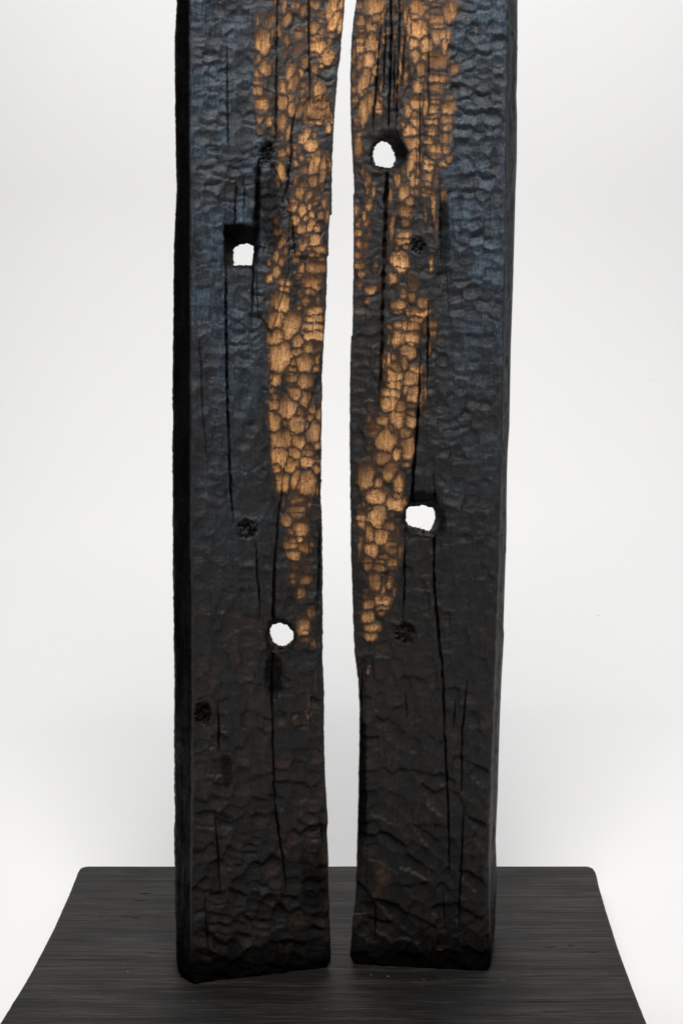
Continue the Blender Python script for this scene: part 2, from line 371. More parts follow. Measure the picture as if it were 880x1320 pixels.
# ------------------------------------------------------------------ scoop field
def field(U, Vv, seeds, p=2.5, limit=1.7):
    """returns best distance q1, runner-up q2, seed id, local (a,b), in-place windows over a regular-ish grid"""
    q1 = np.full(U.shape, 9.); q2 = np.full(U.shape, 9.); idn = np.full(U.shape, -1, int)
    A = np.zeros(U.shape); Bb = np.zeros(U.shape)
    vrow = Vv.mean(axis=1)          # decreasing or increasing along axis 0
    for i, (cx, cy, rx, ry, an, br) in enumerate(seeds):
        ext = max(rx, ry)*limit+6
        rows = np.where(np.abs(vrow-cy) < ext+8)[0]
        if len(rows) == 0: continue
        r0, r1 = rows[0], rows[-1]+1
        urow = U[(r0+r1)//2]
        cols = np.where(np.abs(urow-cx) < ext+10)[0]
        if len(cols) == 0: continue
        c0, c1 = cols[0], cols[-1]+1
        sl = (slice(r0, r1), slice(c0, c1))
        dx = U[sl]-cx; dy = Vv[sl]-cy
        a = dx*math.cos(an)+dy*math.sin(an)
        b = dx*math.sin(an)-dy*math.cos(an)
        q = (np.abs(a/rx)**p+np.abs(b/ry)**p)**(1/p)
        o1 = q1[sl]; o2 = q2[sl]; oi = idn[sl]; oa = A[sl]; ob = Bb[sl]
        bt = q < o1
        q2[sl] = np.where(bt, o1, np.minimum(o2, q))
        q1[sl] = np.where(bt, q, o1); idn[sl] = np.where(bt, i, oi)
        A[sl] = np.where(bt, a, oa); Bb[sl] = np.where(bt, b, ob)
    return q1, q2, idn, A, Bb

def loop_polar(pts, M=96):
    P = np.array(pts, float); c = P.mean(axis=0)
    P = np.concatenate([P[i]+(P[(i+1) % len(P)]-P[i])*np.linspace(0, 1, 12, endpoint=False)[:, None] for i in range(len(P))])
    th = np.arctan2(P[:, 1]-c[1], P[:, 0]-c[0]); r = np.hypot(*(P-c).T)
    o = np.argsort(th); th = th[o]; r = r[o]
    th = np.concatenate([th-2*np.pi, th, th+2*np.pi]); r = np.tile(r, 3)
    t = np.linspace(-np.pi, np.pi, 721)
    rr = np.interp(t, th, r)
    k = np.hanning(8); k /= k.sum()
    rr = np.convolve(np.concatenate([rr[-41:-1], rr, rr[1:41]]), k, 'same')[40:-40]
    rr = rr+.35*np.sin(9*t+c[0])+.28*np.sin(17*t+c[1])
    rr[-1] = rr[0]
    return c, (lambda a: np.interp((a+np.pi) % (2*np.pi)-np.pi, t, rr))

PX = 0.00091     # metres per photo pixel on the posts

# ------------------------------------------------------------------ one post
def make_post(cfg, parent):
    fl, fr, sl_, sr_ = (poly(cfg[k]) for k in ('fl', 'fr', 'sl', 'sr'))
    seeds = cfg['seeds']
    # plan line of the front face: through two base corners
    (uA, vA), (uB, vB) = cfg['baseA'], cfg['baseB']
    dA = H*F/(vA-CY); dB = H*F/(vB-CY)
    PA = np.array([(uA-CX)*dA/F, dA]); PB = np.array([(uB-CX)*dB/F, dB])
    t_ = PB-PA; t_ /= np.hypot(*t_)
    nrm = np.array([t_[1], -t_[0]])              # towards the camera
    if nrm[1] > 0: nrm = -nrm
    def depth(u):                                # depth of the front plane along pixel column u
        k = (u-CX)/F                             # X = k*d ; (k*d-PA.x)*n.x+(d-PA.y)*n.y = 0
        return (PA @ nrm)/(k*nrm[0]+nrm[1])
    dref = depth((uA+uB)/2)
    vb = CY+(H+.0012)*F/dref                     # row on the board
    rows = list(np.arange(vb, -8, -1.0))
    v = -8.0; st = 1.4
    while v > -480: rows.append(v); v -= st; st = min(st*1.04, 4.0)
    vr = np.array(rows); Z = H-(vr-CY)*dref/F
    NR = len(vr)
    NF = int((fr(400)-fl(400))/.88)
    s = np.linspace(0, 1, NF)
    wob = lambda v, sd: .7*vn(v*.13, 0*v, sd)+.45*vn(v*.45, 0*v, sd+1)
    UL = fl(vr)+wob(vr, cfg['seed'])*cfg['wl']; UR = fr(vr)+wob(vr, cfg['seed']+3)*cfg['wr']
    U = UL[:, None]+(UR-UL)[:, None]*s[None, :]
    Vp = CY+(H-Z)[:, None]*F/depth(U)
    # ---- front holes: drop faces, snap the rim
    face_in = np.zeros((NR-1, NF-1), bool)
    holes = []
    rimd = np.full(U.shape, 99.)
    for fp, ap in cfg['holes']:
        c, Rf = loop_polar(fp); ca, Ra = loop_polar(ap)
        holes.append((c, Rf, ca, Ra))
        uc = (U[:-1, :-1]+U[1:, 1:])/2; vc = (Vp[:-1, :-1]+Vp[1:, 1:])/2
        ins = np.hypot(uc-c[0], vc-c[1]) < Rf(np.arctan2(vc-c[1], uc-c[0]))
        face_in |= ins
        vin = np.zeros(U.shape, bool); vout = np.zeros(U.shape, bool)
        for a in (0, 1):
            for b in (0, 1):
                vin[a:NR-1+a, b:NF-1+b] |= ins; vout[a:NR-1+a, b:NF-1+b] |= ~ins
        rim = vin & vout
        th = np.arctan2(Vp-c[1], U-c[0]); R = Rf(th)
        rimd = np.minimum(rimd, np.where(vin & ~vout, 0, np.abs(np.hypot(U-c[0], Vp-c[1])-R)))
        U = np.where(rim, c[0]+R*np.cos(th), U); Vp = np.where(rim, c[1]+R*np.sin(th), Vp)
    # ---- relief, in pixels
    rs = np.random.RandomState(cfg['seed'])
    Uw = U+2.2*fbm(U*.14, Vp*.08, 11+cfg['seed'])+.7*vn(U*.6, Vp*.22, 12)
    Vw = Vp+2.6*fbm(U*.14, Vp*.12, 21+cfg['seed'])+.9*vn(U*.6, Vp*.45, 22)
    q1, q2, idn, A, Bb = field(Uw, Vw, seeds)
    br = np.array([x[5] for x in seeds]); rmin = np.array([min(x[2], x[3]) for x in seeds]); ryy = np.array([x[3] for x in seeds])
    I = np.maximum(idn, 0)
    marg = np.minimum((1.30-q1)*rmin[I], (q2-q1)*rmin[I]*.72)
    marg = np.where(idn < 0, -9, marg)
    hf = vn(U*1.1, Vp*.28, 31)+.6*vn(U*.5, Vp*.5, 36)
    bare = sst(-1.5, 3.4, marg+1.35*hf)*br[I]
    band = vn(U*.05+I*3.1, Vp*(.16+.12*((I*.37) % 1))+I*1.7, 37)
    bare *= 1-.55*sst(.12, .55, band)*sst(.2, .8, (I*.618) % 1)
    bare = np.maximum(bare, .42*sst(0.1, .8, hf)*sst(2.0, 1.1, q1)*sst(420, 60, Vp)*(idn >= 0))
    bare *= (.58+.48*sst(1.25, .35, q1))*(.74+.36*((I*.7548) % 1))
    up = np.clip(Bb/np.maximum(ryy[I], 1), -1, 1)
    bare *= 1-.62*sst(-.1, 1.0, up)*(vn(I*1.7, I*.3, 3)*.5+.6)  # painted shade: bare wood fades darker towards each scoop's top
    bare *= np.clip(.80+.75*fbm(U*.045, Vp*.022, 38)+.25*vn(U*.25, Vp*.05, 39), .50, 1.18)
    cover = sst(1.45, 1.05, q1)
    sc_b = -np.clip(1-q1**2, 0, 1)*np.clip(.20*rmin[I], .3, 1.7)*(1-.5*up)*sst(-.5, 1.5, marg)
    # dark gouge facets over all of the charred surface
    ds = []
    v = vb+10; 
    while v > -480:
        x = fl(v)-6+rs.uniform(0, 10)
        while x < fr(v)+10:
            big = cfg['big'](x, v)
            rx = rs.uniform(7, 12)*big; ry = rs.uniform(8, 17)*big
            if abs(cfg['lean'](x, v)) > 20: ry *= 1.75
            ds.append((x+rx+rs.uniform(-3, 3), v+rs.uniform(-8, 8), rx, ry, math.radians(cfg['lean'](x, v)+rs.uniform(-7, 7)), rs.rand()))
            x += 1.8*rx
        v -= 21
    d1, d2, di, DA, DB = field(Uw+1.2*vn(U*.07, Vp*.05, 71), Vw, ds, 2.3, 2.2)
    dr = np.array([x[5] for x in ds]); drx = np.array([x[2] for x in ds]); dry = np.array([x[3] for x in ds]); J = np.maximum(di, 0)
    dup = np.clip(DB/dry[J], -1.3, 1.3)
    edge = np.clip((d2-d1)*drx[J]*.5, 0, 9)
    sc_d = -np.clip(1.25-d1**2, 0, 1.25)*(.55+.85*dr[J])*(1+.55*dup)
    sc_d += (dr[J]*7.3 % 1-.5)*1.1                       # each cut sits at its own depth
    lam = (9+13*((dr[J]*13.7) % 1))*cfg['lam'](U, Vp)
    ramp_ = (.30+.95*((dr[J]*29.3) % 1))*cfg['rip'](U, Vp)*sst(-1.2, -.2, vn(U*.045, Vp*.05, 43))
    down = -DB+.16*DA**2/np.maximum(drx[J], 1)*2.2+3.6*fbm(U*.05, Vp*.06, 41)+.9*vn(U*.2, Vp*.2, 42)
    ph = down/lam*2*np.pi+dr[J]*40
    sw = (ph/(2*np.pi)) % 1
    saw = np.where(sw < .74, sw/.74, (1-sw)/.26)         # swells downward to a lip, then falls back
    rip = (saw-.5)*.125*lam*ramp_+.16*np.sin(down*2*np.pi/(4.2+2.2*((dr[J]*3.3) % 1)))*sst(-.3, .4, vn(U*.05, Vp*.05, 44))
    lip = sst(.56, .74, sw)*sst(.90, .78, sw)*np.clip(ramp_, 0, 1.2)*(1-cover)  # edge light painted on the gouge lips as paler blue and grey
    def soft(x):
        x = np.pad(x, 2, 'edge')
        x = (x[:-2]+2*x[1:-1]+x[2:])/4; x = (x[:-2]+2*x[1:-1]+x[2:])/4
        x = (x[:, :-2]+2*x[:, 1:-1]+x[:, 2:])/4; return (x[:, :-2]+2*x[:, 1:-1]+x[:, 2:])/4
    h = soft((soft(sc_d)*1.9*cfg['amp'](Vp)+rip*1.35*(1-.30*sst(700, 950, Vp))*sst(0, 9, np.minimum(U-UL[:, None], UR[:, None]-U)))*(1-cover*.9))+soft(sc_b)
    h += .30*fbm(U*.9, Vp*.06, 51)+.16*vn(U*2.0, Vp*.12, 52)+1.6*fbm(U*.03, Vp*.012, 53)
    h += .12*vn(U*1.1, Vp*1.1, 54)
    # raised and sunken layers (splits along the grain)
    char_shade = np.zeros(U.shape); brown = np.zeros(U.shape); ash = np.zeros(U.shape)
    for pts, dz in cfg['layers']:
        P = np.array(pts, float); ins = np.zeros(U.shape, bool); n = len(P)
        uu = U+.8*vn(Vp*.5, Vp*0, 61); Vq = Vp+2.0*vn(U*.35, Vp*0, 62)+1.0*vn(U*1.1, Vp*0, 63)
        for i in range(n):
            x1, y1 = P[i]; x2, y2 = P[(i+1) % n]
            if y1 == y2: continue
            ins ^= ((y1 > Vq) != (y2 > Vq)) & (uu < (x2-x1)*(Vq-y1)/(y2-y1)+x1)
        h += np.where(ins, dz, 0.)
    for pts in cfg['raw']:
        P = np.array(pts, float); ins = np.zeros(U.shape, bool); n = len(P)
        Vq = Vp+3.5*vn(U*.7, Vp*0, 66)
        for i in range(n):
            x1, y1 = P[i]; x2, y2 = P[(i+1) % n]
            if y1 == y2: continue
            ins ^= ((y1 > Vq) != (y2 > Vq)) & (U < (x2-x1)*(Vq-y1)/(y2-y1)+x1)
        g = .5+.5*vn(U*1.3, Vp*.05, 67)
        h += np.where(ins, -2.2+1.2*g, 0); brown = np.where(ins, .75+.25*g, brown); bare = np.where(ins, .22+.42*g**2, bare)
    # dark knots
    for (kx, ky, kr, red) in cfg['knots']:
        d = np.hypot((U-kx)/1.0, (Vp-ky)/1.05)+6*fbm(U*.13, Vp*.13, 81)
        m = sst(kr+2.5, kr-2, d)
        lump = fbm(U*.42, Vp*.30, 83, 4)
        h += m*(-2.5+4.5*lump)+.8*np.exp(-((d-kr-3)/2.5)**2)
        char_shade = np.maximum(char_shade, m*sst(.5, -.6, lump)*.95)
        brown = np.maximum(brown, m*red*sst(0.0, .5, fbm(U*.2, Vp*.2, 85)))
        bare *= 1-m
    # drying checks
    for line in cfg['cracks']:
        L = np.array(line, float); o = np.argsort(L[:, 1]); L = L[o]
        rg = (Vp > L[0, 1]) & (Vp < L[-1, 1])
        uc = np.interp(Vp, L[:, 1], L[:, 0])+.6*vn(Vp*.09, Vp*0, int(L[0, 0]))+.35*vn(Vp*.4, Vp*0, int(L[0, 0])+2)
        hw = .80*np.interp(Vp, L[:, 1], L[:, 2])*sst(-4, 34, np.minimum(Vp-L[0, 1]+(40 if cfg['ends'](L[0]) else 0), L[-1, 1]-Vp+(40 if cfg['ends'](L[-1]) else 0)))*np.clip(.75+.55*vn(Vp*.12, Vp*0, 9+int(L[0, 0])), .1, 2)
        d = np.abs(U-uc)-hw
        m = np.where(rg, sst(.75, -.35, d), 0)
        red = 1.0 if L[:, 2].max() > 2.55 and cfg['side'] == 'R' and L[0, 1] < 300 else 0.
        h -= m*np.minimum(14, 2+8*hw); char_shade = np.maximum(char_shade, m*(.97-.5*red*sst(230, 300, Vp))); brown = np.maximum(brown, m*red*sst(225, 260, Vp)); bare *= 1-m
        h -= np.where(rg, .35*np.exp(-np.clip(d, 0, 9)/1.5), 0)
    for (x0, y0, x1, y1, amt) in cfg['dark_box']:  # local patches of darker surface
        cxm, cym = (x0+x1)/2, (y0+y1)/2
        d = np.hypot((U-cxm)/((x1-x0)/2), (Vp-cym)/((y1-y0)/2))+.35*fbm(U*.12, Vp*.08, 93)
        m = sst(1.15, .55, d)*amt
        char_shade = np.maximum(char_shade, m); bare *= 1-.8*m
    rimf = np.exp(-rimd/2.2); h -= 2.2*np.exp(-rimd/1.6); char_shade = np.maximum(char_shade, rimf*.9); bare *= 1-np.exp(-rimd/4)
    # rounded arrises
    eL = U-UL[:, None]; eR = UR[:, None]-U
    for e, r in ((eL, cfg['rl'](Vp)), (eR, cfg['rr'](Vp))):
        t = np.clip(1-e/r, 0, 1); h -= r*(1-np.sqrt(np.maximum(1-t*t, 0)))*.9
    em = sst(0, 6, np.minimum(eL, eR)); bare *= .35+.65*sst(0, 3, np.minimum(eL, eR))
    # colour masks
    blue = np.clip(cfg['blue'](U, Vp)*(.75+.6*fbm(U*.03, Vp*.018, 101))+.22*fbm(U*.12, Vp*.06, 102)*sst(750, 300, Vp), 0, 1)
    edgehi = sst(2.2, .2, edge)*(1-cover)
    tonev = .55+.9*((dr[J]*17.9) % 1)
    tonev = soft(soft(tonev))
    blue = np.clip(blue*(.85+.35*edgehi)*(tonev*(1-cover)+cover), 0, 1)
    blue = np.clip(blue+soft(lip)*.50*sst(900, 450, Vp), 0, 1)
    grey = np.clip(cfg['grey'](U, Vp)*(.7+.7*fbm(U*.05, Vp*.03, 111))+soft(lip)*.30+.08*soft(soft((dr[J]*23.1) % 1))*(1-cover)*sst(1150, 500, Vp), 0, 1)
    bp = cfg['brown'](U, Vp)*np.clip(soft(soft(sst(.35, .95, (dr[J]*5.77) % 1)*sst(.1, 4, edge)))*sst(-.5, .5, fbm(U*.05, Vp*.04, 122))+.9*fbm(U*.06, Vp*.03, 121), 0, 1)
    bp *= .45+.75*saw
    vein = sst(1.75, 1.1, q1)*(idn >= 0)*br[I]*np.clip(.55+.6*fbm(U*.3, Vp*.06, 125), 0, 1)*(.35+.45*sst(150, 420, Vp))
    brown = np.clip(np.maximum(np.maximum(brown, bp*.62), vein*(1-char_shade)), 0, 1)
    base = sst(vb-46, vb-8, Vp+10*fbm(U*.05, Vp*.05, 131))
    char_shade = np.maximum(char_shade, base*.85); brown *= 1-base  # darker towards the foot
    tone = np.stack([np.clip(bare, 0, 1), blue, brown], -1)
    extra = np.stack([grey, char_shade, ash], -1)
    # ---- to world
    D = depth(U)
    P = np.stack([(U-CX)*D/F, D, np.repeat(Z[:, None], NF, 1)], -1)
    # rim vertices keep their own height (they moved off their row)
    P[..., 2] = H-(Vp-CY)*D/F
    n3 = np.array([nrm[0], nrm[1], 0])
    P += h[..., None]*PX*n3
    # ---- the three other sides of the post
    DEP = cfg['depth']; back = -n3*DEP
    fL = P[:, 0].copy(); fR = P[:, -1].copy()
    def corner(front, us):
        dd = front[:, 1]+DEP*abs(nrm[1])
        return np.stack([(us+(3 if cfg['side'] == 'L' else 0)-CX)*dd/F, dd, front[:, 2]], -1)
    bL = corner(fL, sl_(vr)) if cfg['side'] == 'L' else fL+back
    bR = corner(fR, sr_(vr)) if cfg['side'] == 'R' else fR+back
    KS, KB = 26, 34
    def strip(a, b, K, out, sd):
        k = np.linspace(0, 1, K)[None, :, None]
        G = a[:, None]*(1-k)+b[:, None]*k
        kk = np.linspace(0, 1, K)[None, :]*cfg['depth']/PX
        vv = np.repeat(vr[:, None], K, 1); kk = np.repeat(kk, NR, 0)
        am = np.sin(np.linspace(0, np.pi, K))[None, :]**.3
        d = (1.5*fbm(kk*.05, vv*.03, sd)+1.3*fbm(kk*.4, vv*.03, sd+1)+.7*vn(kk*.2, vv*.25, sd+2))*am
        return G+(d*PX)[..., None]*out
    tl = np.array([-t_[0], -t_[1], 0])
    SR = strip(fR, bR, KS, -tl, 140); SB = strip(bR, bL, KB, -n3, 150)
    if cfg['side'] == 'L':          # a broad bevel runs down this arris
        dm = fL[:, 1]+.030; mid = np.stack([(sl_(vr)-CX)*dm/F, dm, fL[:, 2]], -1)
        K1 = KS//2
        SLs = np.concatenate([strip(bL, mid, K1, tl, 160), strip(mid, fL, KS-K1+1, tl*.8+n3*.6, 163)[:, 1:]], 1)
        SLs[:, K1-1] += (fL+bL-2*mid)*.03
    else: SLs = strip(bL, fL, KS, tl, 160)
    ring = np.concatenate([P, SR[:, 1:], SB[:, 1:], SLs[:, 1:-1]], 1)
    NC = ring.shape[1]
    def pad(arr, side):
        z = np.zeros((NR, NC-NF, 3)); z[..., :] = side; return np.concatenate([arr, z], 1)
    sd_tone = np.zeros((NR, NC-NF, 3)); sd_ext = np.zeros((NR, NC-NF, 3))
    vv = np.repeat(vr[:, None], NC-NF, 1); cc = np.repeat(np.arange(NC-NF)[None, :], NR, 0)
    sd_tone[..., 1] = np.clip(cfg['sideblue'](vv)*(1+.5*fbm(cc*.4, vv*.02, 170)), 0, 1)
    sd_tone[..., 2] = np.clip(cfg['sidebrown'](vv)*(.6+1.2*fbm(cc*.5, vv*.02, 171)), 0, 1)
    sd_ext[..., 1] = np.clip(cfg['sidedark'](vv)+.2*fbm(cc*.3, vv*.03, 172), 0, 1)
    tone = np.concatenate([tone, sd_tone], 1); extra = np.concatenate([extra, sd_ext], 1)
    # soften the foot
    cen = ring.mean(axis=1, keepdims=True)
    foot = np.clip(1-(ring[..., 2:3]-ring[0, :, 2].min())/.011, 0, 1)**2
    ring[..., :2] += (cen-ring)[..., :2]*foot*.045
    idx = np.arange(NR*NC).reshape(NR, NC)
    nx = np.roll(idx, -1, 1)
    q = np.stack([idx[:-1], nx[:-1], nx[1:], idx[1:]], -1)          # rows go upward
    keep = np.ones((NR-1, NC), bool)
    keep[:, :NF-1] &= ~face_in
    # openings in the back
    b0, b1 = NF+KS-2, NF+KS+KB-3
    cb = (ring[:-1, b0:b1]+ring[1:, b0+1:b1+1])/2
    pu = CX+cb[..., 0]*F/cb[..., 1]; pv = CY+(H-cb[..., 2])*F/cb[..., 1]
    for c, Rf, ca, Ra in holes:
        keep[:, b0:b1] &= ~(np.hypot(pu-ca[0], pv-ca[1]) < Ra(np.arctan2(pv-ca[1], pu-ca[0]))+2.0)
    VV = ring.reshape(-1, 3); TT = tone.reshape(-1, 3); EE = extra.reshape(-1, 3)
    # smooth normals of the whole surface, kept when the pieces are cut out
    fn = np.cross(VV[q[..., 1]]-VV[q[..., 0]], VV[q[..., 3]]-VV[q[..., 0]])+np.cross(VV[q[..., 3]]-VV[q[..., 2]], VV[q[..., 1]]-VV[q[..., 2]])
    fn[~keep] = 0
    NN = np.zeros_like(VV)
    for k in range(4): np.add.at(NN, q[..., k].ravel(), fn.reshape(-1, 3))
    NN /= np.maximum(np.linalg.norm(NN, axis=1, keepdims=True), 1e-12)
    # ---- which faces belong to which scoop / knot
    fid = np.full((NR-1, NC), -1)
    own = np.where((marg > .15) & (idn >= 0), idn, -1)[:-1, :-1]
    fid[:, :NF-1] = np.where(br[np.maximum(own, 0)] > .12, own, -1)
    um = U[:-1, :-1]; vm = Vp[:-1, :-1]
    for j, (kx, ky, kr, red) in enumerate(cfg['knots']):
        fid[:, :NF-1] = np.where(np.hypot(um-kx, (vm-ky)/1.05) < kr, 10000+j, fid[:, :NF-1])
    fid[~keep] = -2
    def cut(mask, name, par):
        f = q[mask]; u, inv = np.unique(f, return_inverse=True)
        return build(name, VV[u], inv.reshape(-1, 4), WOOD, par, TT[u], EE[u], NN[u])
    ids, cnt = np.unique(fid[fid >= 0], return_counts=True)
    sc = sorted([(c, i) for c, i in zip(cnt, ids) if i < 10000 and c >= 8], reverse=True)[:300]
    chosen = [i for c, i in sc]
    body_mask = keep & ~np.isin(fid, chosen) & (fid < 10000)
    post = cut(body_mask, 'charred_post', parent)
    for i in sorted(chosen): cut(fid == i, 'bare_wood_scoop', post)
    for j in range(len(cfg['knots'])):
        if (fid == 10000+j).any(): cut(fid == 10000+j, 'knot', post)
    # ---- top and bottom closing faces
    top = [tuple(x) for x in ring[-1]]
    build('top_end', np.array(top), [tuple(range(NC))], WOOD, post,
          np.tile([0, .1, 0], (NC, 1)), np.zeros((NC, 3)), smooth=False)
    # ---- hole linings
    for c, Rf, ca, Ra in holes:
        M, K = 120, 34
        th = np.linspace(-np.pi, np.pi, M, endpoint=False)
        f_uv = np.stack([c[0]+(Rf(th)+.5)*np.cos(th), c[1]+(Rf(th)+.5)*np.sin(th)], -1)
        a_uv = np.stack([ca[0]+Ra(th)*np.cos(th), ca[1]+Ra(th)*np.sin(th)], -1)
        df = depth(f_uv[:, 0])
        # rim height from the nearest front vertex
        near = np.array([np.argmin((U-x)**2+(Vp-y)**2) for x, y in f_uv])
        hr = h.ravel()[near]
        Pf = np.stack([(f_uv[:, 0]-CX)*df/F, df, H-(f_uv[:, 1]-CY)*df/F], -1)+(hr*PX)[:, None]*n3-.0004*n3
        db = df+DEP*abs(nrm[1])
        Pb = np.stack([(a_uv[:, 0]-CX)*db/F, db, H-(a_uv[:, 1]-CY)*db/F], -1)
        k = np.linspace(0, 1, K)
        kk = k[:, None, None]
        G = Pf[None]*(1-kk)+Pb[None]*kk
        cc3 = G.mean(axis=1, keepdims=True)
        rad = G-cc3; rad[..., 1] = 0; rad /= np.maximum(np.linalg.norm(rad, axis=-1, keepdims=True), 1e-9)
        tt, ll = np.meshgrid(th, k*DEP/PX)
        low = np.clip(np.sin(tt), 0, 1)          # image-down side of the bore
        nz = fbm(np.cos(tt)*4+9, np.sin(tt)*4+ll*.12, 181, 3)
        env = np.sin(np.pi*np.clip(k, 0, 1))[:, None]**.5
        bulge = (.6*nz+low**2*(1.1*np.maximum(0, fbm(np.cos(tt)*7+30, ll*.25, 185, 3)+.15)*2.2))*env
        bulge = bulge+low**1.5*np.exp(-((k[:, None]-.13)/.085)**2)*np.maximum(0, cfg['lip']*float(c[1] > CY)*(.55+1.1*fbm(np.cos(tt)*6+50, ll*.14, 187, 3)))
        G = G-rad*(bulge*PX*1.3)[..., None]
        ix = np.arange(M*K).reshape(K, M); nxm = np.roll(ix, -1, 1)
        fq = np.stack([ix[:-1], nxm[:-1], nxm[1:], ix[1:]], -1).reshape(-1, 4)
        tn = np.zeros((K, M, 3)); ex = np.zeros((K, M, 3))
        ashm = low**2*sst(1.05, .75, k)[:, None]*np.clip(.75+1.1*nz, 0, 1)*cfg['ash']
        ex[..., 1] = np.clip(.95-ashm, 0, 1); ex[..., 2] = ashm*.9
        tn[..., 2] = .1*low
        build('hole_lining', G.reshape(-1, 3), fq, WOOD, post, tn.reshape(-1, 3), ex.reshape(-1, 3))
    return post

# ------------------------------------------------------------------ the sculpture
root = bpy.data.objects.new('wood_sculpture', None); S.collection.objects.link(root)
root.location = (0, 0, 0)
root['label'] = 'pair of charred carved wooden posts with drilled holes standing on a black board'
root['category'] = 'sculpture'

# base board: grained top, softened rim
def make_board_mesh():
    def W2(u, v): d = H*F/(v-CY); return (u-CX)*d/F, d
    left = [W2(*p) for p in [(102, 1121), (75, 1187), (40, 1250), (2, 1315), (-24, 1357)]]
    right = [W2(*p) for p in [(766, 1124), (787, 1200), (808, 1255), (833, 1318), (848, 1357)]]
    def bow(pts):
        a = np.array(pts); c = np.polyfit(a[:, 1], a[:, 0], 2); y = np.linspace(1.75, 2.5, 60)
        return np.stack([np.polyval(c, y), y], -1)[::-1]
    left, right = bow(left), bow(right)
    yb = W2(400, 1114.5)[1]; yf = 1.80
    L = np.array(left)[::-1]; Rr = np.array(right)[::-1]
    NYb, NX = 620, 260
    ys = np.linspace(yf, yb, NYb)
    rc = .017
    def edge(arr, y, sgn):
        x = np.interp(y, arr[:, 1], arr[:, 0])
        for yc, s2 in ((yb, 1), (yf, -1)):
            t = np.clip(1-np.abs(yc-y)/rc, 0, 1)
            x = x-sgn*rc*(1-np.sqrt(np.maximum(1-t*t, 0)))
        return x+.0004*vn(y*25, y*0, 3 if sgn > 0 else 8)+.00015*vn(y*200, y*0, 4)
    xl = edge(L, ys, -1)-.002; xr = edge(Rr, ys, 1)+.0025
    s = np.linspace(0, 1, NX)
    X = xl[:, None]*(1-s)+xr[:, None]*s; Y = np.repeat(ys[:, None], NX, 1)
    Y = Y+(.0006*vn(X*30, X*0, 5)+.0004*vn(X*140, X*0, 6))*sst(yb-.02, yb, Y)
    Zb = .00035*fbm(X*9, Y*330, 201)+.0003*fbm(X*4, Y*90, 203)+.0005*vn(X*6, Y*14, 204)
    e = np.minimum(np.minimum(X-xl[:, None], xr[:, None]-X), np.minimum(yb-Y, Y-yf))
    r = .005; t = np.clip(1-e/r, 0, 1); Zb = Zb-r*(1-np.sqrt(np.maximum(1-t*t, 0)))-.0012
    # small dents and nicks
    rg = random.Random(5)
    for (u, v, lx, ly) in [(181, 1160, .008, .0016), (186, 1151, .006, .0012), (130, 1181, .004, .0016), (160, 1181, .006, .0013), (174, 1182, .005, .0014),
                           (200, 1227, .014, .0014), (125, 1236, .035, .0009), (700, 1290, .022, .0012), (708, 1220, .006, .0013), (764, 1226, .006, .0013), (618, 1270, .004, .0012),
                           (470, 1272, .006, .002), (735, 1218, .004, .002), (560, 1290, .03, .0008), (300, 1300, .05, .0008)]:
        x0, y0 = W2(u, v)
        Zb = Zb-.0016*np.exp(-((X-x0)/lx)**2-((Y-y0)/ly)**2)
    V = np.stack([X, Y, Zb], -1).reshape(-1, 3)
    ix = np.arange(NYb*NX).reshape(NYb, NX)
    q = np.stack([ix[:-1, :-1], ix[:-1, 1:], ix[1:, 1:], ix[1:, :-1]], -1).reshape(-1, 4)
    loop = np.concatenate([ix[0, :-1], ix[:-1, -1], ix[-1, :0:-1], ix[:0:-1, 0]])
    low = V[loop].copy(); low[:, 2] = -BOARD_T+.0002
    n0 = len(V); n = len(loop)
    li = n0+np.arange(n)
    sq = np.stack([loop, li, np.roll(li, -1), np.roll(loop, -1)], -1)
    V = np.concatenate([V, low])
    return V, np.concatenate([q, sq])
bv, bq = make_board_mesh()
board = build('base_board', bv, bq, BOARD, root)
board['label'] = 'black stained board with horizontal grain under both posts'

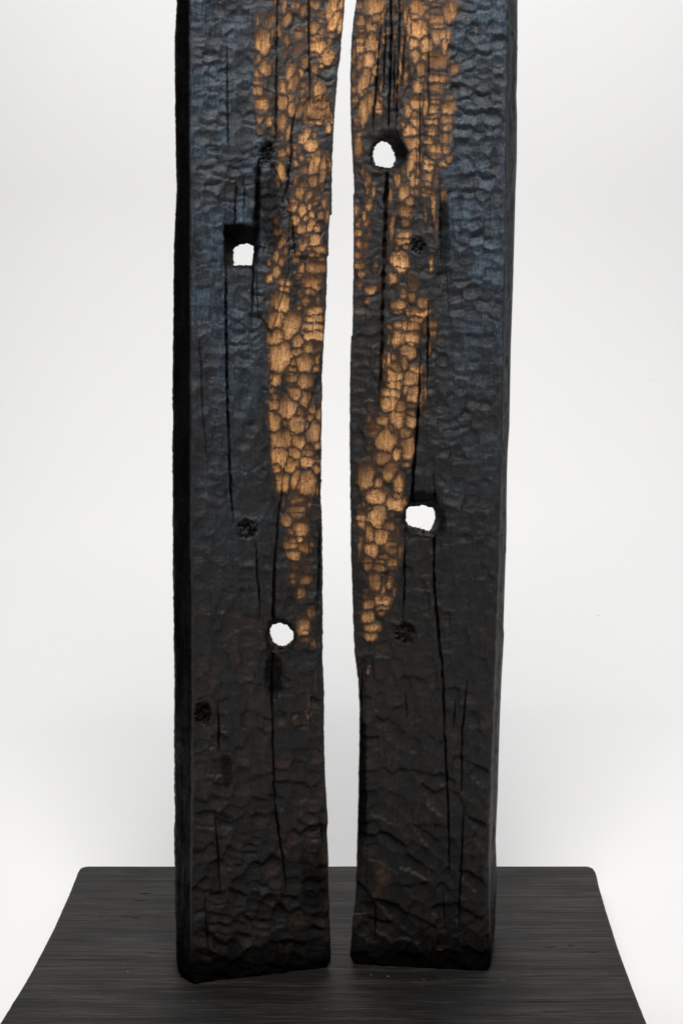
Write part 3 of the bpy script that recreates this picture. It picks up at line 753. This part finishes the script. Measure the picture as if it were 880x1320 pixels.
one = lambda u, v: np.ones(np.shape(u))
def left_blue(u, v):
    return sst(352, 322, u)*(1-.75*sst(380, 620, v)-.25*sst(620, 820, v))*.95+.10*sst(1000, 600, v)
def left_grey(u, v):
    return .85*sst(318, 345, u)*sst(560, 120, v)+.10*sst(800, 500, v)
def left_brown(u, v):
    return .40*sst(650, 1000, v)+.18*sst(500, 700, v)
left_cfg = dict(seed=3, seeds=LEFT+above(lambda y: 330, lambda y: 440-.05*y, 4), side='L', depth=.11, lip=4.5, ash=.55,
  baseA=(247, 1268), baseB=(427, 1247), wl=.4, wr=.55,
  fl=[(-480, 245), (0, 245), (100, 245), (240, 246), (460, 246.5), (700, 246.5), (750, 248), (900, 249), (1000, 248), (1170, 247), (1275, 247)],
  fr=[(-480, 459), (-100, 451), (0, 445.5), (14, 444), (60, 440), (90, 436), (120, 434), (140, 432.5), (190, 429.5), (230, 428), (275, 427.6), (277, 424.8), (300, 424.2),
      (329, 424), (331, 422.6), (360, 422.5), (400, 421), (420, 420), (450, 417.5), (480, 416), (500, 416.5), (511, 417), (520, 415.5), (600, 415),
      (620, 415), (622.5, 416.4), (626, 415), (640, 414.6), (700, 416.5), (760, 417), (840, 417), (900, 418.5), (960, 419), (1000, 420), (1040, 422), (1070, 423.7), (1100, 424), (1170, 425), (1240, 427.5), (1275, 428)],
  sl=[(-480, 232), (0, 228), (30, 226), (50, 225), (120, 225.5), (170, 226), (240, 227.5), (290, 225), (330, 223.5), (430, 223), (470, 222.5), (560, 222.5), (700, 222.5), (800, 223.5),
      (900, 225), (960, 224.5), (1100, 225.5), (1170, 226), (1220, 227), (1275, 228)],
  sr=[(0, 440), (1300, 420)],
  holes=[([(290.5,305),(290,290),(300,289),(318,290),(331,295),(334,301),(332,318),(329,335),(328,343),(310,343.5),(296,343),(291,340)],
          [(301,322),(304,318),(311,315),(320,314),(326,317),(328,327),(328.5,341),(318,344),(301,343)]),
         ([(346,812),(349,803),(358,800),(370,803),(379,813),(380,825),(376,835),(366,841),(355,843),(347,837),(344,825)],
          [(347.5,812),(352,805),(361,803),(370,806),(378,815),(378.5,822),(373,829),(365,833),(358,831),(353,828),(350,822)])],
  layers=[([(361,268),(372,282),(372,345),(350,430),(332,400),(331,345),(349,300)], 3.2),
          ([(375,170),(405,158),(430,160),(430,330),(380,330),(378,290),(370,250)], 2.6),
          ([(291,230),(296,205),(330,205),(333,300),(291,292)], -1.0),
          ([(337,207),(352,210),(362,232),(366,262),(349,300),(335,330)], -2.8),
          ([(292,344),(326,344),(324,440),(293,440)], -.9),
          ([(343,852),(362,850),(362,895),(353,905),(342,890)], -2.0),
          ([(262,0),(290,0),(291,22),(275,30),(262,18)], -1.3), ([(270,80),(291,78),(292,105),(268,108)], -1.2),
          ([(266,185),(282,188),(281,206),(266,205)], -1.4), ([(256,440),(266,430),(268,470),(258,475)], -1.2)],
  raw=[([(391,136),(398,126),(408,132),(418,124),(424,132),(430,150),(430,157),(406,153),(403,161),(392,157)])],
  knots=[(343, 196, 11, .2), (320, 684, 11, .9), (262, 922, 11, 0)],
  cracks=[[(293,60,.5),(294,130,.6),(295,205,.7)], [(290.5,296,1.3),(291.5,343,1.5),(292,400,1.3),(293,470,1.3),(295,560,1.2),(297,600,1.2),(299,640,1),(302,676,.6)],
    [(334.5,204,2.2),(332.5,260,2.6),(331.5,312,2.5),(327.5,345,1),(325.5,400,.6),(324.5,430,.35)], [(358,-60,.7),(357,100,.7),(355.5,192,.7)],
    [(397.5,-60,.7),(399,60,.8),(400,135,.7)], [(381.5,143,1.0),(376,170,1.2),(375,200,1.2),(372,230,1.2),(366,262,1.0)],
    [(371,272,.9),(377,291,.6),(380,332,.35)], [(366,605,.5),(362,645,.7),(358,680,.8),(355,720,1),(353.5,760,1.3),(353,806,2.4)],
    [(330,697,.5),(331,730,.6),(334,760,.6),(335,800,.5)], [(352,838,1.8),(351.5,880,1),(351,900,.8),(352,960,.8),(354,1010,.8),(358,1060,.8),(364,1100,.8),(370,1152,.6)],
    [(411,675,.6),(412,720,.7),(411,760,.7),(410,790,.5)], [(281,905,.7),(283,930,.9),(283,960,1.4),(285,976,.6)],
    [(278,1045,.3),(282,1110,.45),(285,1162,.3)], [(264,1150,.3),(270,1236,.4)], [(258,440,.15),(260,480,.22),(262,540,.2),(268,600,.15)],
    [(305,232,.9),(304,288,1.2)], [(316,225,.6),(315,288,.6)], [(415,1060,.8),(417,1090,.9)]],
  dark_box=[(326,205,337,345,.85), (334,212,366,325,.55), (332,180,354,212,.6), (252,905,276,935,.75), (340,838,366,905,.65), (386,1090,424,1180,.45), (284,970,300,1015,.5)],
  ends=lambda p: p[2] > 1.15 or p[1] < -50, amp=lambda v: 1+.3*sst(900, 960, v),
  big=lambda x, v: 1.35 if v > 940 else 1.15, lean=lambda x, v: 38 if (480 < v < 660 and x > 300) else (6 if v < 500 else 12),
  lam=lambda u, v: 1+0*u, rip=lambda u, v: .7+.55*sst(.0, .5, vn(u*.02, v*.012, 33))+.3*sst(900, 1100, v),
  rl=lambda v: 3.2+0*v, rr=lambda v: 3.5+0*v,
  blue=left_blue, grey=left_grey, brown=left_brown,
  sideblue=lambda v: .02+0*v, sidebrown=lambda v: .10*sst(700, 1000, v), sidedark=lambda v: .80-.08*sst(800, 1100, v))  # left side face blackened: its shade is painted into the colour
lp = make_post(left_cfg, root)
lp['label'] = 'charred post with black side face, a square hole and a round hole'

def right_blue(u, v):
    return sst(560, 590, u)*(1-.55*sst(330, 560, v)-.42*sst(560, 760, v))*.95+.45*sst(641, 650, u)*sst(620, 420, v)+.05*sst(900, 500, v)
def right_grey(u, v):
    return .50*sst(590, 560, u)*sst(640, 150, v)+.08*sst(900, 500, v)
def right_brown(u, v):
    return .30*sst(700, 900, v)+.9*np.exp(-((u-494)/9)**2)*sst(1030, 1060, v)*sst(1180, 1120, v)+.45*sst(500, 470, u)*sst(230, 330, v)*sst(660, 560, v)+.40*sst(545, 520, u)*sst(480, 440, v)+.10*sst(400, 700, v)
right_cfg = dict(seed=9, seeds=RIGHT+above(lambda y: 460, lambda y: 580, 6), side='R', depth=.11, lip=6.5, ash=.9,
  baseA=(452, 1243), baseB=(632, 1252), wl=.55, wr=.4,
  fl=[(-480, 474), (-100, 463), (0, 458), (20, 455), (50, 452), (90, 451), (140, 451), (180, 452), (230, 455), (248, 456), (251, 454.5), (290, 455), (340, 454.5), (400, 454), (432, 453.4), (434, 452),
      (470, 450.5), (520, 450), (600, 450), (700, 451.5), (760, 453), (800, 454.5), (850, 456.5), (880, 459.5), (920, 461.5), (970, 461), (1030, 460), (1100, 458), (1170, 456), (1192, 453.5), (1240, 450.5), (1275, 450)],
  fr=[(-480, 658), (0, 655.5), (200, 652.5), (300, 651), (400, 650), (480, 648.5), (600, 646), (700, 643), (800, 640), (920, 636), (1000, 633), (1100, 630), (1160, 630), (1275, 632)],
  sl=[(0, 470), (1300, 470)],
  sr=[(-480, 668), (0, 666.5), (90, 666), (110, 665), (140, 666), (200, 665.5), (240, 664), (320, 662), (390, 660), (450, 658), (560, 656), (590, 654), (620, 653), (660, 652.5), (700, 652.5), (760, 650.5), (830, 648.5),
      (840, 649.3), (900, 646), (950, 644), (1000, 642.5), (1060, 641), (1080, 640), (1120, 638.5), (1170, 640), (1230, 637.5), (1275, 637)],
  holes=[([(478,200),(480,188),(488,180),(500,177),(511,179),(520,187),(523.5,198),(521,207),(513,216),(505,220),(495,220.5),(484,217),(479,210)],
          [(480.5,195),(485,186),(491,182.5),(498,183),(503,188),(508,198),(509.5,206),(506,214),(500,218),(495,216),(484,213.5),(481,205)]),
         ([(521,668),(522,656),(529,649),(540,648),(553,645),(563,649),(568,662),(568,672),(565,685),(558,693),(545,691),(530,689),(523,684)],
          [(523,660),(526,653),(536,653),(544,651),(558,655),(561,664),(558,677),(552,685.5),(545,682),(537,680),(526,677),(523,671)])],
  layers=[([(566,270),(580,240),(586,330),(574,345),(580,420),(563,345)], -1.6), ([(540,395),(553,383),(553,500),(541,500)], .9),
          ([(525,692),(558,692),(558,760),(522,760)], -1.0), ([(460,860),(470,850),(472,1180),(452,1180)], -1.6)],
  raw=[],
  knots=[(539, 315, 9, 0), (523, 817, 11, .35)],
  cracks=[[(499,216,2.0),(497,250,2.6),(496,300,2.6),(494,350,2.3),(492,400,1.8),(491,470,1.2),(488,510,.9),(486,540,.5)],
    [(541,455,.6),(540,500,.9),(537,550,1.2),(534,590,1.8),(531,630,2.2),(530,652,2.6)], [(552,388,.5),(551,440,.8),(550,497,.5)],
    [(558,608,.4),(559,630,.8),(559.5,652,1.3)], [(559,688,1.4),(558.5,740,1.2),(562,790,1.3),(567,840,1.2),(570,860,.9),(571,900,.9),(573,960,.9),(576,1030,.8),(578,1080,.8),(578,1130,.4)],
    [(522,690,.8),(521,740,.6),(519,802,.4)], [(601,878,.4),(599,910,.6),(595,940,.8),(594,1022,.7)], [(597,1040,.5),(595,1100,.6),(592,1150,.7),(591,1205,.7)],
    [(586,903,.5),(583,942,.6)], [(503,-60,1.2),(504,40,1.2),(502,100,1.2),(500,178,1.0)], [(491,30,.7),(485,100,.7),(480,172,.6)],
    [(516,-60,.8),(513,80,.7),(509,172,.6)], [(522,30,.7),(518,112,.6)], [(497,20,.6),(494,120,.6)], [(508,60,.7),(507,150,.6)], [(566.5,230,.5),(567.5,340,.6)], [(522,893,.5),(524,928,.7)],
    [(552,45,.4),(551,150,.4)], [(541,120,.4),(540,230,.4)], [(466,860,.8),(464,930,.6)], [(570,1150,.5),(573,1200,.5)], [(484,1160,.6),(482,1215,.6)]],
  dark_box=[(486,165,522,182,.6), (523,632,566,656,.8), (561,650,577,692,.6), (566,255,580,350,.55), (470,1195,640,1260,.4), (508,800,538,832,.3), (458,905,473,1110,.85)],  # last entry paints in the shade of the left bevel
  ends=lambda p: p[2] > 1.15 or p[1] < -50, amp=lambda v: 1+.45*sst(900, 960, v),
  big=lambda x, v: 1.6 if v > 930 else 1.15, lean=lambda x, v: -52 if (v > 940 and x > 470) else 3,
  lam=lambda u, v: 1+.35*sst(560, 590, u)*sst(650, 450, v), rip=lambda u, v: .62+.6*sst(-.2, .5, vn(u*.02, v*.012, 35))*sst(720, 500, v),
  rl=lambda v: 4+7*sst(840, 900, v)*sst(1190, 1120, v), rr=lambda v: 3.2+5*sst(600, 900, v),
  blue=right_blue, grey=right_grey, brown=right_brown,
  sideblue=lambda v: .85*sst(800, 250, v), sidebrown=lambda v: .38*sst(450, 700, v), sidedark=lambda v: .50+.08*sst(300, 700, v))
rp = make_post(right_cfg, root)
rp['label'] = 'charred post with blue tinted edge and two round holes'

# ------------------------------------------------------------------ crumbs of dust and splinters on the board
def crumbs():
    rg = random.Random(12); V = []; Fs = []
    spots = [(605, 1198, 1), (604, 1225, 1.2), (610, 1232, 1), (646, 1262, .8), (649, 1263, .8), (330/2, 1252, 1), (500, 1258, .9), (546, 1262, .8), (478, 1256, .8), (420, 1300, .7), (250, 1290, .8)]
    for i in range(9): spots.append((rg.uniform(440, 660), rg.uniform(1215, 1300), rg.uniform(.25, .5)))
    for i in range(14): spots.append((rg.uniform(60, 230), rg.uniform(1180, 1310), rg.uniform(.3, .6)))
    for u, v, k in spots:
        d = H*F/(v-CY); x = (u-CX)*d/F; n = len(V); a = rg.uniform(0, 6.28); L = k*.0011*rg.uniform(.7, 2.2); w = k*.0006
        for sx, sy, sz in ((-1, -1, 0), (1, -1, 0), (1, 1, 0), (-1, 1, 0), (0, 0, 1)):
            V.append((x+sx*L*math.cos(a)-sy*w*math.sin(a), d+sx*L*math.sin(a)+sy*w*math.cos(a), -.0008+sz*.0012*k+(.0002)))
        Fs += [(n, n+1, n+4), (n+1, n+2, n+4), (n+2, n+3, n+4), (n+3, n, n+4), (n+3, n+2, n+1, n)]
    o = build('dust_crumbs', np.array(V), Fs, CHIP, smooth=False); o['kind'] = 'stuff'
    o['label'] = 'pale wood dust and splinters scattered on the black board'; o['category'] = 'dust'
crumbs()
